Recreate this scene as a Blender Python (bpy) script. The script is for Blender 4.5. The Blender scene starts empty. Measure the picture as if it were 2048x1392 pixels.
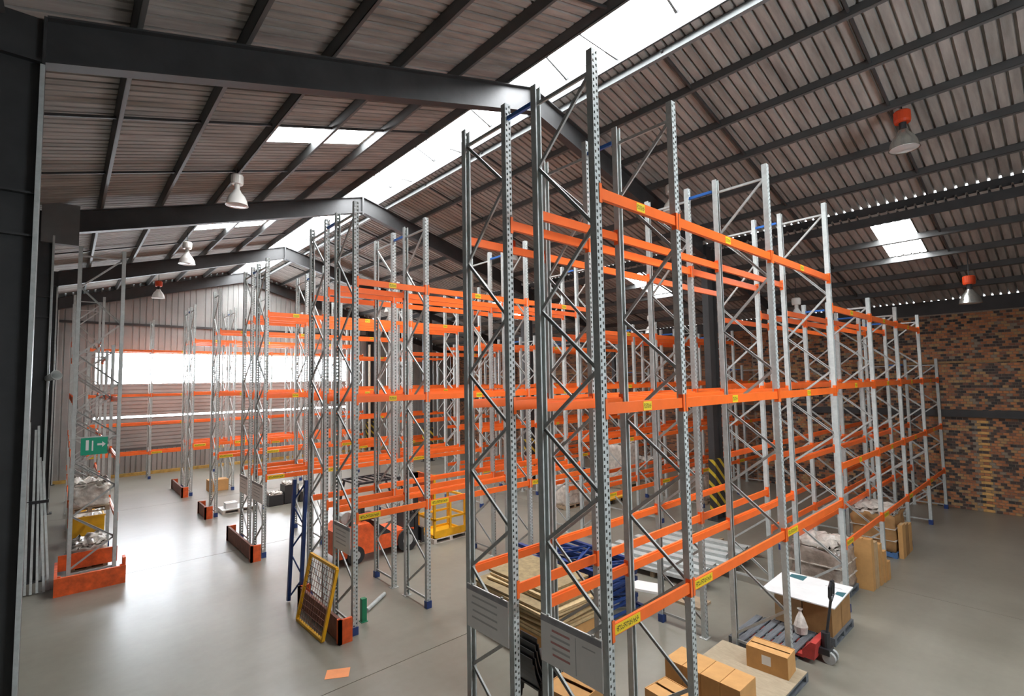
import bpy, bmesh, math, random
from mathutils import Vector, Matrix
random.seed(7)
R = math.radians
scene = bpy.context.scene
COL = scene.collection

# ------------------------------------------------------------------ camera
cam_data = bpy.data.cameras.new('camera')
cam_data.sensor_fit = 'HORIZONTAL'; cam_data.sensor_width = 36.0
cam_data.lens = 1005.51 * 36.0 / 2048.0
cam_data.clip_start = 0.05; cam_data.clip_end = 300
cam = bpy.data.objects.new('camera', cam_data); COL.objects.link(cam)
yaw, pitch, roll = R(41.671), R(3.732), R(-0.997)
fw = Vector((math.sin(yaw)*math.cos(pitch), math.cos(yaw)*math.cos(pitch), math.sin(pitch)))
rt = Vector((math.cos(yaw), -math.sin(yaw), 0)); up = rt.cross(fw)
r2 = rt*math.cos(roll) + up*math.sin(roll); u2 = -rt*math.sin(roll) + up*math.cos(roll)
M = Matrix((r2, u2, -fw)).transposed().to_4x4()
M.translation = Vector((0, 0, 4.855))
cam.matrix_world = M
scene.camera = cam

# ------------------------------------------------------------------ world and exposure
world = bpy.data.worlds.new('world'); scene.world = world; world.use_nodes = True
bg = world.node_tree.nodes['Background']
bg.inputs['Color'].default_value = (0.86, 0.93, 1.0, 1); bg.inputs['Strength'].default_value = 5.0
vs = scene.view_settings
vs.view_transform = 'Standard'; vs.look = 'None'; vs.gamma = 1.0; vs.use_curve_mapping = False
vs.exposure = 0.80
RIDGE_L, ROOFLIGHT_L, WINDOW_L = 16.0, 14.0, 15.0

# ------------------------------------------------------------------ materials
def mat(name, col, rough=0.6, metal=0.0, var=0.0, scale=6.0, bump=0.0, spec=0.5, detail=4, stretch=None, coord='Object', col2=None, bscale=None):
    m = bpy.data.materials.new(name); m.use_nodes = True
    nt = m.node_tree; b = nt.nodes['Principled BSDF']
    b.inputs['Roughness'].default_value = rough; b.inputs['Metallic'].default_value = metal
    b.inputs['Specular IOR Level'].default_value = spec
    if var == 0 and bump == 0:
        b.inputs['Base Color'].default_value = (*col, 1); return m
    tc = nt.nodes.new('ShaderNodeTexCoord'); mp = nt.nodes.new('ShaderNodeMapping')
    nt.links.new(tc.outputs[coord], mp.inputs[0])
    if stretch: mp.inputs['Scale'].default_value = stretch
    n = nt.nodes.new('ShaderNodeTexNoise'); n.inputs['Scale'].default_value = scale; n.inputs['Detail'].default_value = detail
    n.inputs['Roughness'].default_value = 0.62
    nt.links.new(mp.outputs[0], n.inputs['Vector'])
    r = nt.nodes.new('ShaderNodeValToRGB'); r.color_ramp.elements[0].position = 0.3; r.color_ramp.elements[1].position = 0.7
    c2 = col2 or tuple(min(1, c*(1+var)) for c in col)
    r.color_ramp.elements[0].color = (*[c*(1-var) for c in col], 1) if not col2 else (*col, 1)
    r.color_ramp.elements[1].color = (*c2, 1)
    nt.links.new(n.outputs['Fac'], r.inputs[0]); nt.links.new(r.outputs[0], b.inputs['Base Color'])
    if bump:
        n2 = nt.nodes.new('ShaderNodeTexNoise'); n2.inputs['Scale'].default_value = bscale or scale*5; n2.inputs['Detail'].default_value = 3
        nt.links.new(mp.outputs[0], n2.inputs['Vector'])
        bp = nt.nodes.new('ShaderNodeBump'); bp.inputs['Strength'].default_value = bump; bp.inputs['Distance'].default_value = 0.02
        nt.links.new(n2.outputs['Fac'], bp.inputs['Height']); nt.links.new(bp.outputs[0], b.inputs['Normal'])
    return m
def emat(name, col, strength):
    m = bpy.data.materials.new(name); m.use_nodes = True
    b = m.node_tree.nodes['Principled BSDF']
    b.inputs['Base Color'].default_value = (0.8, 0.85, 0.9, 1); b.inputs['Roughness'].default_value = 0.4
    b.inputs['Emission Color'].default_value = (*col, 1); b.inputs['Emission Strength'].default_value = strength
    return m
MT = {
 'galv': mat('galvanised_steel', (0.47, 0.50, 0.48), 0.42, 0.0, 0.14, 9, 0.05),
 'galv_dark': mat('galvanised_brace', (0.42, 0.43, 0.41), 0.45, 0.0, 0.14, 9),
 'orange': mat('orange_beam_paint', (0.88, 0.15, 0.02), 0.38, 0, 0.07, 3),
 'orange_worn': mat('worn_orange_paint', (0.72, 0.105, 0.018), 0.5, 0, 0.3, 5, 0.1),
 'brown_board': mat('weathered_brown_board', (0.20, 0.085, 0.06), 0.7, 0, 0.25, 6),
 'blue': mat('blue_paint', (0.018, 0.05, 0.19), 0.4, 0, 0.2, 5),
 'blue_spacer': mat('blue_spacer_paint', (0.02, 0.12, 0.42), 0.4),
 'yellow': mat('yellow_paint', (0.82, 0.42, 0.01), 0.4, 0, 0.12, 4),
 'steel_dark': mat('dark_painted_steel', (0.045, 0.045, 0.045), 0.5, 0, 0.2, 2.0, 0.05),
 'steel_mid': mat('mid_grey_steel', (0.16, 0.16, 0.155), 0.5, 0, 0.1, 2.0),
 'purlin': mat('grey_painted_purlin', (0.10, 0.102, 0.10), 0.55, 0, 0.15, 1.5),
 'purlin_light': mat('galvanised_purlin', (0.20, 0.21, 0.21), 0.5, 0.0, 0.1, 2),
 'sheet': mat('aged_fibre_roof_sheet', (0.33, 0.305, 0.275), 0.75, 0, 0.36, 1.6, 0, stretch=(0.25, 2.2, 1), detail=6),
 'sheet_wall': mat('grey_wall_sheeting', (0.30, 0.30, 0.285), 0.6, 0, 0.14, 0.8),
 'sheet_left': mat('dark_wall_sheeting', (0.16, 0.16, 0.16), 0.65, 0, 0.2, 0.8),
 'wood': mat('chipboard', (0.52, 0.385, 0.20), 0.75, 0, 0.16, 14),
 'wood_edge': mat('board_edge', (0.27, 0.20, 0.10), 0.8, 0, 0.3, 8),
 'ply': mat('plywood', (0.36, 0.29, 0.195), 0.7, 0, 0.14, 7, stretch=(6, 1, 1)),
 'pallet': mat('weathered_pallet_wood', (0.13, 0.14, 0.15), 0.75, 0, 0.35, 5, 0.15, stretch=(1, 9, 9)),
 'pallet_blue': mat('blue_stained_pallet', (0.06, 0.14, 0.30), 0.7, 0, 0.25, 6),
 'pallet_raw': mat('raw_pallet_wood', (0.34, 0.25, 0.16), 0.8, 0, 0.25, 6),
 'card': mat('cardboard', (0.56, 0.30, 0.105), 0.8, 0, 0.10, 4),
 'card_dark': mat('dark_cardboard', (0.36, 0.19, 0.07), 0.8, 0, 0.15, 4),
 'card_pale': mat('pale_cardboard', (0.50, 0.34, 0.18), 0.8, 0, 0.15, 4),
 'film': mat('stretch_film', (0.36, 0.29, 0.24), 0.22, 0, 0.35, 5, 0.6, spec=0.7, bscale=9),
 'film_white': mat('white_stretch_film', (0.62, 0.57, 0.50), 0.25, 0, 0.3, 6, 0.6, spec=0.6, bscale=9),
 'white': mat('white_board', (0.78, 0.78, 0.76), 0.5, 0, 0.05, 3),
 'notice': mat('notice_board', (0.90, 0.87, 0.83), 0.45, 0, 0.04, 3),
 'notice_head': mat('notice_header', (0.34, 0.33, 0.34), 0.5, 0, 0.2, 4),
 'print_grey': mat('grey_print', (0.55, 0.53, 0.51), 0.7),
 'print_red': mat('red_print', (0.60, 0.28, 0.26), 0.7),
 'teal': mat('teal_print', (0.03, 0.13, 0.15), 0.6),
 'black': mat('black_plastic', (0.026, 0.026, 0.028), 0.35, 0, 0.1, 6),
 'rubber': mat('rubber', (0.02, 0.02, 0.02), 0.75),
 'red': mat('red_paint', (0.50, 0.055, 0.045), 0.4, 0, 0.2, 6),
 'green': mat('green_paint', (0.01, 0.22, 0.10), 0.45),
 'sign_green': mat('sign_green', (0.015, 0.33, 0.19), 0.45),
 'lamp_white': mat('white_enamel', (0.80, 0.79, 0.74), 0.3),
 'lamp_alu': mat('spun_aluminium', (0.55, 0.55, 0.50), 0.25, 0.85),
 'lamp_red': mat('red_ballast_paint', (0.62, 0.06, 0.01), 0.4),
 'glass_bulb': mat('lamp_lens', (0.6, 0.6, 0.58), 0.1),
 'paper': mat('orange_paper', (0.90, 0.33, 0.13), 0.7, 0, 0.06, 5),
 'mortar': mat('mortar', (0.27, 0.225, 0.175), 0.9, 0, 0.25, 12),
 'ledge': mat('corbel_brick', (0.34, 0.21, 0.10), 0.85, 0, 0.25, 8),
 'pale_brick': mat('pale_toothing_brick', (0.66, 0.38, 0.13), 0.85, 0, 0.25, 9),
 'kerb': mat('yellow_kerb', (0.45, 0.30, 0.08), 0.7, 0, 0.3, 4),
 'cream': mat('cream_pipe', (0.75, 0.68, 0.52), 0.5),
 'ridge_pane': emat('ridge_daylight_sheet', (0.95, 0.975, 1.0), RIDGE_L),
 'roof_pane': emat('roof_daylight_sheet', (0.97, 0.985, 1.0), ROOFLIGHT_L),
 'window_pane': emat('wall_daylight_sheet', (0.84, 0.925, 1.0), WINDOW_L),
}
def label_mat():
    m = bpy.data.materials.new('yellow_load_sticker'); m.use_nodes = True
    nt = m.node_tree; b = nt.nodes['Principled BSDF']; b.inputs['Roughness'].default_value = 0.45
    tc = nt.nodes.new('ShaderNodeTexCoord'); mp = nt.nodes.new('ShaderNodeMapping')
    mp.inputs['Scale'].default_value = (34, 1, 5); nt.links.new(tc.outputs['Generated'], mp.inputs[0])
    n = nt.nodes.new('ShaderNodeTexNoise'); n.inputs['Scale'].default_value = 1.0; n.inputs['Detail'].default_value = 1.0
    nt.links.new(mp.outputs[0], n.inputs['Vector'])
    lt = nt.nodes.new('ShaderNodeMath'); lt.operation = 'GREATER_THAN'; lt.inputs[1].default_value = 0.50
    nt.links.new(n.outputs['Fac'], lt.inputs[0])
    sx = nt.nodes.new('ShaderNodeSeparateXYZ'); nt.links.new(tc.outputs['Generated'], sx.inputs[0])
    def band(sock, c, w):
        s = nt.nodes.new('ShaderNodeMath'); s.operation = 'COMPARE'; s.inputs[1].default_value = c; s.inputs[2].default_value = w
        nt.links.new(sock, s.inputs[0]); return s.outputs[0]
    m1 = nt.nodes.new('ShaderNodeMath'); m1.operation = 'MULTIPLY'
    nt.links.new(band(sx.outputs[2], 0.5, 0.28), m1.inputs[0]); nt.links.new(band(sx.outputs[0], 0.5, 0.44), m1.inputs[1])
    m2 = nt.nodes.new('ShaderNodeMath'); m2.operation = 'MULTIPLY'
    nt.links.new(m1.outputs[0], m2.inputs[0]); nt.links.new(lt.outputs[0], m2.inputs[1])
    mx = nt.nodes.new('ShaderNodeMix'); mx.data_type = 'RGBA'
    mx.inputs[6].default_value = (0.80, 0.58, 0.02, 1); mx.inputs[7].default_value = (0.10, 0.075, 0.01, 1)
    nt.links.new(m2.outputs[0], mx.inputs[0]); nt.links.new(mx.outputs[2], b.inputs['Base Color'])
    return m
MT['label'] = label_mat()
def floor_mat():
    m = bpy.data.materials.new('polished_concrete'); m.use_nodes = True
    nt = m.node_tree; b = nt.nodes['Principled BSDF']
    tc = nt.nodes.new('ShaderNodeTexCoord')
    def noise(scale, det, stretch=(1, 1, 1), rot=0.0):
        mp = nt.nodes.new('ShaderNodeMapping'); mp.inputs['Scale'].default_value = stretch; mp.inputs['Rotation'].default_value = (0, 0, rot)
        nt.links.new(tc.outputs['Object'], mp.inputs[0])
        n = nt.nodes.new('ShaderNodeTexNoise'); n.inputs['Scale'].default_value = scale; n.inputs['Detail'].default_value = det; n.inputs['Roughness'].default_value = 0.6
        nt.links.new(mp.outputs[0], n.inputs['Vector']); return n.outputs['Fac']
    a = noise(0.45, 7); s = noise(0.9, 6, (1, 0.22, 1), 0.35); d = noise(6, 4); t = noise(0.7, 5, (0.12, 1.6, 1), -0.1)
    def mixf(x, y, f):
        k = nt.nodes.new('ShaderNodeMix'); k.data_type = 'FLOAT'; k.inputs[0].default_value = f
        nt.links.new(x, k.inputs[2]); nt.links.new(y, k.inputs[3]); return k.outputs[0]
    f = mixf(mixf(a, s, 0.45), mixf(d, t, 0.7), 0.4)
    r = nt.nodes.new('ShaderNodeValToRGB'); e = r.color_ramp.elements
    e[0].position = 0.28; e[0].color = (0.135, 0.124, 0.096, 1); e[1].position = 0.66; e[1].color = (0.27, 0.253, 0.205, 1)
    nt.links.new(f, r.inputs[0]); nt.links.new(r.outputs[0], b.inputs['Base Color'])
    rr = nt.nodes.new('ShaderNodeMapRange'); rr.inputs[1].default_value = 0.3; rr.inputs[2].default_value = 0.7
    rr.inputs[3].default_value = 0.285; rr.inputs[4].default_value = 0.36
    nt.links.new(mixf(s, t, 0.5), rr.inputs[0]); nt.links.new(rr.outputs[0], b.inputs['Roughness'])
    b.inputs['Specular IOR Level'].default_value = 0.75
    return m
MT['floor'] = floor_mat()
def brick_mat(name, src):
    m = bpy.data.materials.new(name); m.use_nodes = True
    nt = m.node_tree; b = nt.nodes['Principled BSDF']; b.inputs['Roughness'].default_value = 0.85
    if src == 'attr':
        a = nt.nodes.new('ShaderNodeAttribute'); a.attribute_name = 'tone'; fac = a.outputs['Fac']
    else:
        a = nt.nodes.new('ShaderNodeObjectInfo'); fac = a.outputs['Random']
    r = nt.nodes.new('ShaderNodeValToRGB'); r.color_ramp.interpolation = 'CONSTANT'; e = r.color_ramp.elements
    cols = [(0.0, (0.62, 0.24, 0.085)), (0.26, (0.46, 0.17, 0.07)), (0.42, (0.10, 0.06, 0.045)), (0.62, (0.045, 0.033, 0.03)),
            (0.74, (0.58, 0.34, 0.14)), (0.86, (0.30, 0.13, 0.075)), (0.94, (0.36, 0.29, 0.21))]
    e[0].position = 0; e[0].color = (*cols[0][1], 1); e[1].position = cols[1][0]; e[1].color = (*cols[1][1], 1)
    for p, c in cols[2:]:
        k = e.new(p); k.color = (*c, 1)
    nt.links.new(fac, r.inputs[0])
    tc = nt.nodes.new('ShaderNodeTexCoord'); n = nt.nodes.new('ShaderNodeTexNoise'); n.inputs['Scale'].default_value = 14
    nt.links.new(tc.outputs['Object'], n.inputs['Vector'])
    mx = nt.nodes.new('ShaderNodeMix'); mx.data_type = 'RGBA'; mx.blend_type = 'MULTIPLY'; mx.inputs[0].default_value = 0.5
    nt.links.new(r.outputs[0], mx.inputs[6]); nt.links.new(n.outputs['Fac'], mx.inputs[7])
    br = nt.nodes.new('ShaderNodeBrightContrast'); br.inputs['Bright'].default_value = 0.02
    nt.links.new(mx.outputs[2], br.inputs[0]); nt.links.new(br.outputs[0], b.inputs['Base Color'])
    return m
MT['brick'] = brick_mat('brick_mass', 'attr'); MT['brick1'] = brick_mat('brick_single', 'obj')
def far_brick_mat():
    m = bpy.data.materials.new('distant_brickwork'); m.use_nodes = True
    nt = m.node_tree; b = nt.nodes['Principled BSDF']; b.inputs['Roughness'].default_value = 0.85
    tc = nt.nodes.new('ShaderNodeTexCoord'); mp = nt.nodes.new('ShaderNodeMapping'); mp.inputs['Rotation'].default_value = (0, R(90), R(90))
    nt.links.new(tc.outputs['Object'], mp.inputs[0])
    t = nt.nodes.new('ShaderNodeTexBrick'); t.inputs['Scale'].default_value = 1.0
    t.inputs['Brick Width'].default_value = 0.23; t.inputs['Row Height'].default_value = 0.085; t.inputs['Mortar Size'].default_value = 0.006
    t.inputs['Color1'].default_value = (0.40, 0.155, 0.062, 1); t.inputs['Color2'].default_value = (0.05, 0.035, 0.03, 1); t.inputs['Mortar'].default_value = (0.19, 0.16, 0.13, 1)
    nt.links.new(mp.outputs[0], t.inputs['Vector']); nt.links.new(t.outputs['Color'], b.inputs['Base Color'])
    return m
MT['far_brick'] = far_brick_mat()

# ------------------------------------------------------------------ mesh helpers
class MB:
    def __init__(s): s.v = []; s.f = []
    def quad(s, a, b, c, d):
        n = len(s.v); s.v += [a, b, c, d]; s.f.append((n, n+1, n+2, n+3)); return s
    def box(s, x0, x1, y0, y1, z0, z1, m=None):
        P = [(x0,y0,z0),(x1,y0,z0),(x1,y1,z0),(x0,y1,z0),(x0,y0,z1),(x1,y0,z1),(x1,y1,z1),(x0,y1,z1)]
        if m is not None: P = [tuple(m @ Vector(p)) for p in P]
        n = len(s.v); s.v += P
        s.f += [tuple(n+i for i in q) for q in ((0,3,2,1),(4,5,6,7),(0,1,5,4),(1,2,6,5),(2,3,7,6),(3,0,4,7))]; return s
    def bar(s, a, b, w, h, upv=(0, 0, 1)):
        a, b = Vector(a), Vector(b); d = b-a; L = d.length; d.normalize(); u = Vector(upv)
        if abs(d.dot(u)) > 0.98: u = Vector((1, 0, 0))
        sd = d.cross(u).normalized(); u = sd.cross(d)
        m = Matrix((sd, d, u)).transposed().to_4x4(); m.translation = a
        return s.box(-w/2, w/2, 0, L, -h/2, h/2, m)
    def prism(s, poly, axis, a, b):
        n = len(s.v); k = len(poly)
        def P(p, t):
            return {0: (t, p[0], p[1]), 1: (p[0], t, p[1]), 2: (p[0], p[1], t)}[axis]
        s.v += [P(p, a) for p in poly] + [P(p, b) for p in poly]
        s.f.append(tuple(n+i for i in range(k))[::-1]); s.f.append(tuple(n+k+i for i in range(k)))
        for i in range(k): s.f.append((n+i, n+(i+1) % k, n+k+(i+1) % k, n+k+i))
        return s
    def tube(s, a, b, r, n=10, r2=None, caps=True):
        a, b = Vector(a), Vector(b); d = (b-a).normalized(); u = Vector((0, 0, 1)) if abs(d.z) < 0.95 else Vector((1, 0, 0))
        p = d.cross(u).normalized(); q = d.cross(p); r2 = r if r2 is None else r2; k = len(s.v)
        for c, rr in ((a, r), (b, r2)):
            for i in range(n):
                t = 2*math.pi*i/n; s.v.append(tuple(c + p*math.cos(t)*rr + q*math.sin(t)*rr))
        for i in range(n): s.f.append((k+i, k+(i+1) % n, k+n+(i+1) % n, k+n+i))
        if caps: s.f.append(tuple(k+i for i in range(n))[::-1]); s.f.append(tuple(k+n+i for i in range(n)))
        return s
    def lathe(s, prof, n=20, c=(0, 0, 0)):
        k = len(s.v); m = len(prof)
        for r, z in prof:
            for i in range(n):
                t = 2*math.pi*i/n; s.v.append((c[0]+r*math.cos(t), c[1]+r*math.sin(t), c[2]+z))
        for j in range(m-1):
            for i in range(n): s.f.append((k+j*n+i, k+j*n+(i+1) % n, k+(j+1)*n+(i+1) % n, k+(j+1)*n+i))
        return s
    def mesh(s, name, m, fix=True, smooth=False):
        me = bpy.data.meshes.new(name); me.from_pydata([tuple(p) for p in s.v], [], s.f)
        if fix:
            bm = bmesh.new(); bm.from_mesh(me); bmesh.ops.recalc_face_normals(bm, faces=bm.faces); bm.to_mesh(me); bm.free()
        if smooth:
            for p in me.polygons: p.use_smooth = True
        me.materials.append(MT[m] if isinstance(m, str) else m); me.update(); return me
def ob(name, me, parent=None, loc=(0, 0, 0), rot=(0, 0, 0)):
    o = bpy.data.objects.new(name, me); COL.objects.link(o)
    o.location = loc; o.rotation_euler = rot
    if parent: o.parent = parent
    return o
def part(name, mb, m, parent, loc=(0, 0, 0), rot=(0, 0, 0), smooth=False, label=None):
    o = ob(name, mb.mesh(name, m, smooth=smooth), parent, loc, rot)
    if label: o['label'] = label
    return o
def thing(name, label, cat, loc=(0, 0, 0), rz=0, group=None, kind=None):
    o = bpy.data.objects.new(name, None); COL.objects.link(o); o.empty_display_size = 0.2
    o.location = loc; o.rotation_euler = (0, 0, rz); tag(o, label, cat, group, kind); return o
def tag(o, label=None, cat=None, group=None, kind=None):
    if label: o['label'] = label
    if cat: o['category'] = cat
    if group: o['group'] = group
    if kind: o['kind'] = kind
    return o
def struct(name, label=None, mb=None, m=None):
    o = ob(name, mb.mesh(name, m) if mb else None); o['kind'] = 'structure'
    if label: o['label'] = label
    return o
_cache = {}
def shared(key, fn):
    if key not in _cache: _cache[key] = fn()
    return _cache[key]

# ================================================================== STRUCTURE
RX, RZ, SL = 8.34, 12.0, 0.281                     # ridge x, rafter top at the ridge, roof slope
def roof_z(x): return RZ - SL*abs(x-RX)
LX, LZ, LS = 17.2, 9.22, 0.262                     # lean-to roof
def lean_z(x): return LZ - LS*(x-LX)
PY = [8.5, 17.9, 27.0, 34.8]
Y0, Y1, XL, XR = -4.0, 35.0, -0.95, 24.2

# ---- floor: slabs with open joints
floor = struct('floor', 'grey polished concrete floor of the hall', MB().box(XL-0.1, XR+0.3, Y0-0.1, Y1+0.1, -0.3, -0.02), 'mortar')
ys = [Y0, 8.15, 16.85, 25.5, Y1]; xs = [XL, 14.2, XR]
for i in range(4):
    for j in range(2):
        part('slab', MB().box(xs[j]+0.006, xs[j+1]-0.006, ys[i]+0.008, ys[i+1]-0.008, -0.02, 0.0), 'floor', floor)

# ---- corrugated sheets
PROF = [(0.0, 0.0), (0.145, 0.0), (0.158, 0.034), (0.192, 0.034), (0.205, 0.0)]
def corr(o, u, v, n, lu, lv, pitch=0.21, depth=1.0, vtop=None):
    """ribs run along v, the profile steps along u; vtop(t) gives the run length at t"""
    o, u, v, n = Vector(o), Vector(u), Vector(v), Vector(n); m = MB(); t = 0.0; pts = []
    while t < lu:
        for a, d in PROF:
            tt = t + a*pitch/0.21
            if tt <= lu: pts.append((tt, d*depth))
        t += pitch
    pts.append((lu, 0.0))
    for t, d in pts:
        L = vtop(t) if vtop else lv
        m.v += [tuple(o+u*t+n*d), tuple(o+u*t+n*d+v*L)]
    for i in range(len(pts)-1): m.f.append((2*i, 2*i+2, 2*i+3, 2*i+1))
    return m
ceiling = struct('ceiling', 'corrugated roof on dark steel purlins')
def sheet(x0, x1, y0, y1, zf, lift=0.21, m='sheet', name='roof_sheet', parent=None, depth=1.0):
    a = Vector((x0, y0, zf(x0)+lift)); b = Vector((x1, y0, zf(x1)+lift)); v = b-a; L = v.length; v.normalize()
    n = Vector((-v.z, 0, v.x)); n = n if n.z > 0 else -n
    o = ob(name, corr(a, (0, 1, 0), v, n, y1-y0, L, depth=depth).mesh(name, m, fix=False), parent or ceiling)
    return o
win_roof = struct('window_1', 'bright translucent daylight sheets let into the roof slopes')
YB = [Y0, 8.5, 17.9, 27.0, Y1]
for k in range(4):
    a, b = YB[k], YB[k+1]
    cl = {1: (12.0, 13.0), 2: (21.35, 22.35)}.get(k)
    if cl:
        sheet(XL-0.3, 7.52, a, cl[0], roof_z, depth=2.0); sheet(XL-0.3, 7.52, cl[1], b, roof_z, depth=2.0)
        sheet(XL-0.3, 3.38, *cl, roof_z); sheet(5.95, 7.52, *cl, roof_z)
        sheet(3.38, 5.95, *cl, roof_z, 0.212, 'roof_pane', 'pane', win_roof)
    else: sheet(XL-0.3, 7.52, a, b, roof_z, depth=2.0)
    sheet(9.13, LX+0.125, a, b, roof_z, depth=2.4)
    cr = {0: (2.92, 3.86), 1: (11.75, 12.75), 2: (20.9, 21.9)}.get(k)
    if cr:
        sheet(LX-0.05, XR+0.07, a, cr[0], lean_z, 0.18, depth=2.0); sheet(LX-0.05, XR+0.07, cr[1], b, lean_z, 0.18, depth=2.0)
        sheet(LX-0.05, 17.8, *cr, lean_z, 0.18); sheet(20.0, XR+0.07, *cr, lean_z, 0.18)
        sheet(17.8, 20.0, *cr, lean_z, 0.182, 'roof_pane', 'pane', win_roof)
    else: sheet(LX-0.05, XR+0.07, a, b, lean_z, 0.18, depth=2.0)

# ---- purlins: lipped channels lying along the building
def purlin_mesh(L, m):
    p = MB(); h, w, t = 0.2, 0.075, 0.012
    p.box(0, t, 0, L, 0, h); p.box(0, w, 0, L, 0, t); p.box(0, w, 0, L, h-t, h); p.box(w-t, w, 0, L, t, 0.035)
    return p.mesh('purlin', m)
PLEN = Y1-Y0
pm, pl = purlin_mesh(PLEN, 'purlin'), purlin_mesh(PLEN, 'purlin_light')
ang = math.atan(SL)
for x in (-0.75, 0.6, 1.97, 3.34, 4.70, 6.08):
    ob('purlin', pm, ceiling, (x, Y0, roof_z(x)), (0, -ang, 0))
ob('purlin', pm, ceiling, (7.45, Y0, roof_z(7.45)), (0, -ang, 0))
for x in (10.5, 11.87, 13.24, 14.6, 15.97): ob('purlin', pm, ceiling, (x, Y0, roof_z(x)), (0, ang, 0))
ob('purlin', pl, ceiling, (9.32, Y0, roof_z(9.32)-0.02), (0, ang, 0))['label'] = 'pale galvanised purlin'
for x in (18.65, 20.0, 21.35, 22.7): ob('purlin', pm, ceiling, (x, Y0, lean_z(x)-0.02), (0, math.atan(LS), 0))
# sag bars between purlins
def sag(y, xa, xb, zf):
    m = MB(); m.bar((xa, y, zf(xa)+0.1), (xb, y, zf(xb)+0.1), 0.045, 0.05); part('sag_bar', m, 'steel_dark', ceiling)
for y in (2.4, 5.5, 11.72, 14.95, 20.9, 24.0, 30.0):
    sag(y, XL, 7.5, roof_z); sag(y, 9.3, 17.1, roof_z); sag(y, 17.3, 24.1, lean_z)

# ---- ridge skylight
ridge = struct('window_2', 'long bright glazed ridge skylight running the length of the roof')
n = 13; dy = PLEN/n
for i in range(n):
    y = Y0+i*dy
    for s in (-1, 1):
        xe = RX + s*(0.80 if s < 0 else 0.77)
        m = MB(); q = [(xe, 12.36), (RX, 12.66), (RX, 12.69), (xe, 12.39)]
        m.prism(q, 1, y+0.01, y+dy-0.01); part('pane', m, 'ridge_pane', ridge)
    if i % 1 == 0:
        m = MB(); m.bar((7.55, y, 12.30), (RX, y, 12.60), 0.05, 0.06); m.bar((RX, y, 12.60), (9.11, y, 12.30), 0.05, 0.06)
        part('glazing_bar', m, 'purlin', ridge)
        for yy in (y+dy*0.5,):
            m = MB(); m.bar((7.55, yy, 12.06), (9.11, yy, 12.06), 0.03, 0.03); part('tie_rod', m, 'purlin', ridge)
part('kerb', MB().box(7.52, 7.57, Y0, Y1, 11.80, 12.40), 'steel_dark', ridge)
part('kerb', MB().box(9.09, 9.14, Y0, Y1, 11.93, 12.40), 'steel_dark', ridge)
for y in (Y0, Y1):
    part('end_cap', MB().prism([(7.52, 11.9), (9.14, 11.9), (9.14, 12.4), (RX, 12.72), (7.52, 12.4)], 1, y-0.03, y+0.03), 'steel_dark', ridge)

# ---- portal frames
def hazard_mat():
    m = bpy.data.materials.new('hazard_stripes'); m.use_nodes = True
    nt = m.node_tree; b = nt.nodes['Principled BSDF']; b.inputs['Roughness'].default_value = 0.5
    tc = nt.nodes.new('ShaderNodeTexCoord'); sx = nt.nodes.new('ShaderNodeSeparateXYZ'); nt.links.new(tc.outputs['Object'], sx.inputs[0])
    def mth(op, a, b2):
        k = nt.nodes.new('ShaderNodeMath'); k.operation = op
        for i, q in enumerate((a, b2)):
            if isinstance(q, float): k.inputs[i].default_value = q
            else: nt.links.new(q, k.inputs[i])
        return k.outputs[0]
    s = mth('ADD', sx.outputs[2], mth('MULTIPLY', mth('SUBTRACT', sx.outputs[0], sx.outputs[1]), 0.9))
    f = mth('LESS_THAN', mth('FRACT', mth('DIVIDE', s, 0.42), 0.0), 0.34)
    mx = nt.nodes.new('ShaderNodeMix'); mx.data_type = 'RGBA'
    mx.inputs[6].default_value = (0.03, 0.03, 0.03, 1); mx.inputs[7].default_value = (0.55, 0.40, 0.03, 1)
    nt.links.new(f, mx.inputs[0]); nt.links.new(mx.outputs[2], b.inputs['Base Color']); return m
MT['hazard'] = hazard_mat()
def i_column(x0, x1, y, h):
    m = MB(); m.box(x0, x0+0.03, y-0.11, y+0.11, 0, h); m.box(x1-0.03, x1, y-0.11, y+0.11, 0, h); m.box(x0+0.03, x1-0.03, y-0.012, y+0.012, 0, h)
    return m
def i_rafter(xa, za, xb, zb, y, d, w=0.22):
    m = MB(); t = 0.028
    m.prism([(xa, za-t), (xb, zb-t), (xb, zb), (xa, za)], 1, y-w/2, y+w/2)
    m.prism([(xa, za-d), (xb, zb-d), (xb, zb-d+t), (xa, za-d+t)], 1, y-w/2, y+w/2)
    m.prism([(xa, za-d+t), (xb, zb-d+t), (xb, zb-t), (xa, za-t)], 1, y-0.012, y+0.012)
    return m
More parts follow.
